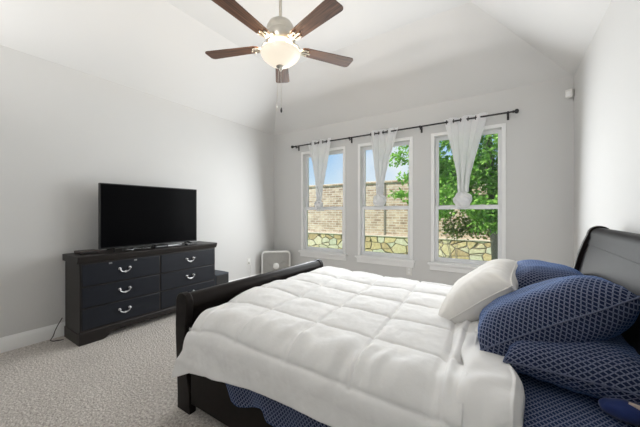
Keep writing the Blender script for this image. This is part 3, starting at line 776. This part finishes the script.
SH_T = .588
def sheet_bottom(x):
    return lerp_pts([(-1.62, .37), (-1.5, .365), (-1.33, .335), (-1.29, .30), (-1.247, .258), (-1.19, .243), (-1.138, .252), (-1.03, .298), (-1.01, .292), (-.988, .252), (-.93, .243), (-.879, .255), (-.7, .235), (-.4, .25), (-.1, .23), (.37, .24)], x)
def sheet(u, v):
    x = -1.63 + u * 1.985
    r = .075; yi = 1.130
    if v < .3:
        t = v / .3; yy, zz = 2.60, SH_T
        s = t * 1.0
        # far drop then shoulder
        if s < .6: return (x, 2.695, .32 + (.515 - .32) * s / .6)
        th = (s - .6) / .4 * PI / 2
        return (x, 2.62 + .075 * math.cos(th), .513 + .075 * math.sin(th))
    if v < .6:
        t = (v - .3) / .3
        y = 2.62 + (yi - 2.62) * t
        return (x, y, SH_T + .006 * fbm(x, y, 0, 4) * math.sin(PI * t))
    t = (v - .6) / .4
    zb = sheet_bottom(x); qe = PI / 2 * r + (SH_T - r - zb)
    q = t * qe
    y, z, n = cross(q, SH_T, yi, r, .03)
    w = sstep(.45, 1, t)
    y += w * (.009 * math.sin(x * 27) + .008 * fbm(x, z, 2, 9)) - .012 * w
    return (x, y, z)
def sheet_uv(u, v):
    p = sheet(u, v)
    return (-1.63 + u * 1.985, (2.6 - p[1]) + (SH_T - p[2]))
sh_o = MB().grid(150, 110, sheet, sheet_uv).build('bed_sheet', 'lattice', smooth=80, recalc=False, solid=-.004)
tag(sh_o, 'navy diamond-patterned sheet hanging over the side rail and under the comforter', 'sheet')

def hem(x):
    return lerp_pts([(-1.70, .250), (-1.62, .290), (-1.54, .335), (-1.40, .366), (-1.06, .402), (-.8, .414), (-.57, .417), (-.2, .43), (.1, .45)], x)
def zt_of(x): return .655 + .028 * sstep(-1.0, -1.6, x) if x < -1.0 else .655 - .010 * sstep(-1.0, -.2, x)
def cf_surface(x, q, zt, puffy=1.0):
    """x along the bed, q = cloth distance past the lengthwise seam at y 1.32"""
    r = .15; yi = 1.165
    far = 1.27                      # the far edge of the bed top, measured as -q
    if q < -far:
        d = -q - far; R = .11
        if d < PI / 2 * R:
            th = d / R; y, z, n = 1.32 + far + R * math.sin(th), zt - R * (1 - math.cos(th)), (0, math.sin(th), math.cos(th))
        else: y, z, n = 1.32 + far + R, zt - R - (d - PI / 2 * R), (0, 1, 0)
    else:
        y, z, n = cross(q - (1.32 - yi), zt, yi, r, .075)
    # quilting
    sx = (x + .57 + .075 * (y - 1.6)) / .338; sy = q / .316
    dx = abs(sx - round(sx)) * .338; dy = abs(sy - round(sy)) * .316
    if q > .33: dx = .17; dy = max(dy, min(.15, q - .316))
    d = min(dx, dy)
    soft = .35 * (1 - math.exp(-dx / .010)) + .65 * (1 - math.exp(-dx / .06)); soft2 = .35 * (1 - math.exp(-dy / .010)) + .65 * (1 - math.exp(-dy / .06))
    h = (.008 + .020 * soft * soft2 - .008 * math.exp(-(dx / .009) ** 2) - .004 * math.exp(-(dy / .009) ** 2)) * puffy
    h += .010 * fbm(x, q, 1.7, 4) + .0055 * fbm(x, q, 4.1, 11) + .0015 * fbm(x * 1.6, q, 2.1, 26)
    # puckers gathered at the shoulder
    g = math.exp(-((q - .20) / .13) ** 2)
    h += g * .015 * math.sin(x * 44 + 7 * fbm(x, q * .6, 9, 3)) * (0.3 + abs(fbm(x, 0, 5, 4)) * 1.6)
    # soft hanging folds on the drop
    w = sstep(.40, .62, q)
    h += w * (.012 * math.sin(x * 8.5 + 2 * fbm(x, 0, 3, 2)) + .010 * fbm(x, q, 6, 6))
    pk = math.exp(-((q - .53) / .03) ** 2) * .004
    h += pk
    return Vector((x, y, z)) + Vector(n) * h
def comforter(u, v):
    x0, x1 = -1.672, -.120
    x = x0 + u * (x1 - x0)
    zt = zt_of(x)
    qe = (1.32 - 1.165) + PI / 2 * .15 + (zt - .15 - hem(x))
    q0 = -1.27 - PI / 2 * .11 - .16
    q = q0 + (qe - q0) * v
    p = cf_surface(x, q, zt)
    # rounded foot end
    e = x - x0
    if e < .06 and q < .30:
        k = 1 - math.sqrt(max(0, 1 - (1 - e / .06) ** 2)); p.z -= .055 * k
    p.z -= .055 * sstep(-1.30, -1.66, x) * sstep(-.30, .15, q) * sstep(.6, .3, q)
    # the hanging corner sweeps out past the footboard
    c = sstep(-1.35, -1.70, x) * sstep(.30, .75, q)
    p.x -= .045 * c; p.y -= .030 * c
    p.x += .050 * sstep(-1.45, -1.68, x) * sstep(.14, .30, q) * sstep(.62, .42, q)
    # rows close up towards the head end
    k = sstep(-.26, -.20, x) * sstep(.5, .1, q)
    p.z += k * (.014 * math.sin((x + .3) * 70 + 2.2 * fbm(x, q, 2, 5)) + .012 * fbm(x, q, 8, 9))
    return p
cf = thing('comforter', (-.9, 1.85, .65), 'white quilted comforter spread over the black sleigh bed', 'comforter')
MB().grid(300, 330, comforter).build('quilted_cover', 'white_cloth', cf, smooth=80, recalc=False, solid=-.012)
def band(u, v):
    x0, x1 = -.165, .030
    s = u
    q0 = -.62
    qe = (1.32 - 1.165) + PI / 2 * .15 + (.66 - .15 - .40)
    q = q0 + (qe - q0) * v
    zt = .668 + .020 * sstep(-.3, .15, q)
    # roll over at both edges of the band
    xm, hw = (x0 + x1) / 2, (x1 - x0) / 2
    a = (s * 2 - 1); x = xm + a * hw
    edge = 1 - math.sqrt(max(0, 1 - abs(a) ** 3.2))
    p = cf_surface(x, q, zt, 0.0)
    r = .15
    y, z, n = cross(q - .155, zt, 1.165, r, .075)
    h = .008 - .060 * edge * (1.0 if a > 0 else .5) + .007 * math.exp(-((a - .72) / .06) ** 2)
    h += .010 * fbm(x, q, 3.3, 9) + .007 * math.sin(q * 30 + x * 40 + 3 * fbm(x, q, 1, 6)) * (1 - edge) * .6
    pp = Vector((x, y, z)) + Vector(n) * h
    pp.x += .020 * math.sin(q * 6 + .6) + .015 * fbm(0, q, 7, 6)
    pp.y += .05 * sstep(.0, .5, a) * sstep(.2, .5, q)
    return pp
MB().grid(50, 150, band).build('turned_back_edge', 'white_cloth', cf, smooth=80, recalc=False, solid=-.012)

# ------------------------------------------------------------------ pillows
def pillow(name, c, ax_l, ax_w, L, W, T, mat, label, seed, pinch=.07, sag=0.0, lump=.012, p=.42):
    al = Vector(ax_l).normalized(); aw = Vector(ax_w); aw = (aw - al * aw.dot(al)).normalized(); an = al.cross(aw)
    root = thing(name, c, label, 'pillow', group='pillows at the head of the bed')
    mb = MB(); n = 44
    for side in (1, -1):
        def fn(u, v):
            a, b2 = u * 2 - 1, v * 2 - 1
            a = math.copysign(abs(a) ** .85, a); b2 = math.copysign(abs(b2) ** .85, b2)
            x = L / 2 * a * (1 - pinch * (1 - b2 * b2)); y = W / 2 * b2 * (1 - pinch * 1.1 * (1 - a * a))
            f = max(0, (1 - a ** 4) * (1 - b2 ** 4)) ** p * (1 - .18 * (a * a + b2 * b2) / 2)
            h = T / 2 * f
            edge = min(1, f * 1.6)
            wr = lump * edge * (fbm(x, y, seed, 5) + .5 * fbm(x, y, seed + 9, 12))
            # creases that run in from the corners
            wr += .006 * edge * (1 - f) * math.sin(26 * math.atan2(b2, a) + seed)
            z = side * (h + wr) + sag * (a * a) + .008 * fbm(x, y, seed + 4, 4)
            if edge < .02: z = sag * a * a + .008 * fbm(x, y, seed + 4, 4)
            return Vector(c) + al * x + aw * y + an * z
        PP = [[fn(i / n, j / n) for j in range(n + 1)] for i in range(n + 1)]
        U = [[0.0] * (n + 1) for _ in range(n + 1)]; Vv = [[0.0] * (n + 1) for _ in range(n + 1)]
        m = n // 2
        for j in range(n + 1):
            for i in range(m + 1, n + 1): U[i][j] = U[i - 1][j] + (PP[i][j] - PP[i - 1][j]).length
            for i in range(m - 1, -1, -1): U[i][j] = U[i + 1][j] - (PP[i][j] - PP[i + 1][j]).length
        for i in range(n + 1):
            for j in range(m + 1, n + 1): Vv[i][j] = Vv[i][j - 1] + (PP[i][j] - PP[i][j - 1]).length
            for j in range(m - 1, -1, -1): Vv[i][j] = Vv[i][j + 1] - (PP[i][j] - PP[i][j + 1]).length
        mb.grid(n, n, lambda u, v: PP[round(u * n)][round(v * n)], lambda u, v: (U[round(u * n)][round(v * n)], Vv[round(u * n)][round(v * n)]))
    ob = mb.build('pillow_body', mat, root, smooth=80, weld=True)
    sm = MB(); pts = []
    def ed(a, b2):
        x = L / 2 * a * (1 - pinch * (1 - b2 * b2)); y = W / 2 * b2 * (1 - pinch * 1.1 * (1 - a * a))
        return Vector(c) + al * x + aw * y + an * (sag * a * a + .008 * fbm(x, y, seed + 4, 4))
    for k in range(20): pts.append(ed(-1 + k / 10, -1))
    for k in range(20): pts.append(ed(1, -1 + k / 10))
    for k in range(20): pts.append(ed(1 - k / 10, 1))
    for k in range(21): pts.append(ed(-1, 1 - k / 10))
    sm.tube(pts, .0035, 6, caps=False); sm.build('seam', mat, root)
    return root
pillow('pillow', (.235, 1.660, .685), (.03, 1, .0), (-1, 0, .02), .66, .47, .21, 'lattice', 'navy diamond-patterned pillow lying lowest at the near head end of the bed', 3)
pillow('pillow', (.215, 2.330, .775), (0, 1, .02), (-1, 0, .10), .62, .46, .34, 'lattice', 'navy diamond-patterned pillow at the far head end, behind the cream pillow', 11)
pillow('pillow', (-.135, 2.055, .780), (.06, 1, .05), (.80, 0, .66), .64, .46, .24, 'cream_cloth', 'cream white pillow leaning back on the navy pillows', 5)
pillow('pillow', (.140, 1.66, .800), (.52, .07, .31), (-.06, .95, -.14), .575, .46, .26, 'lattice', 'big navy diamond-patterned pillow on top, in front of the cream pillow', 8, pinch=.05, p=.36)

ty = thing('plush_toy', (.335, 1.345, SH_T), 'round blue soft plush with orange trim tucked below the navy pillow', 'toy')
b = MB().ball((0, 0, 0), 1, sub=4)
for v in b.bm.verts:
    d = v.co.normalized(); v.co = Vector((.005 + d.x * .075, d.y * .045, .034 + d.z * .034)) * (1 + .06 * fbm(d.x, d.y, d.z, 2))
b.build('body', 'blue_cloth', ty, local=True, smooth=80)
b = MB(); b.tube([(.0, -.012, .066), (.03, -.025, .064), (.055, -.03, .052), (.075, -.03, .036)], [.006, .008, .008, .006], 8); b.build('trim', 'pale_cloth', ty, local=True)
b = MB(); b.tube([(.03, .0, .07), (.06, -.01, .066), (.085, -.015, .05)], [.010, .014, .012], 8); b.build('ear', 'orange_cloth', ty, local=True)
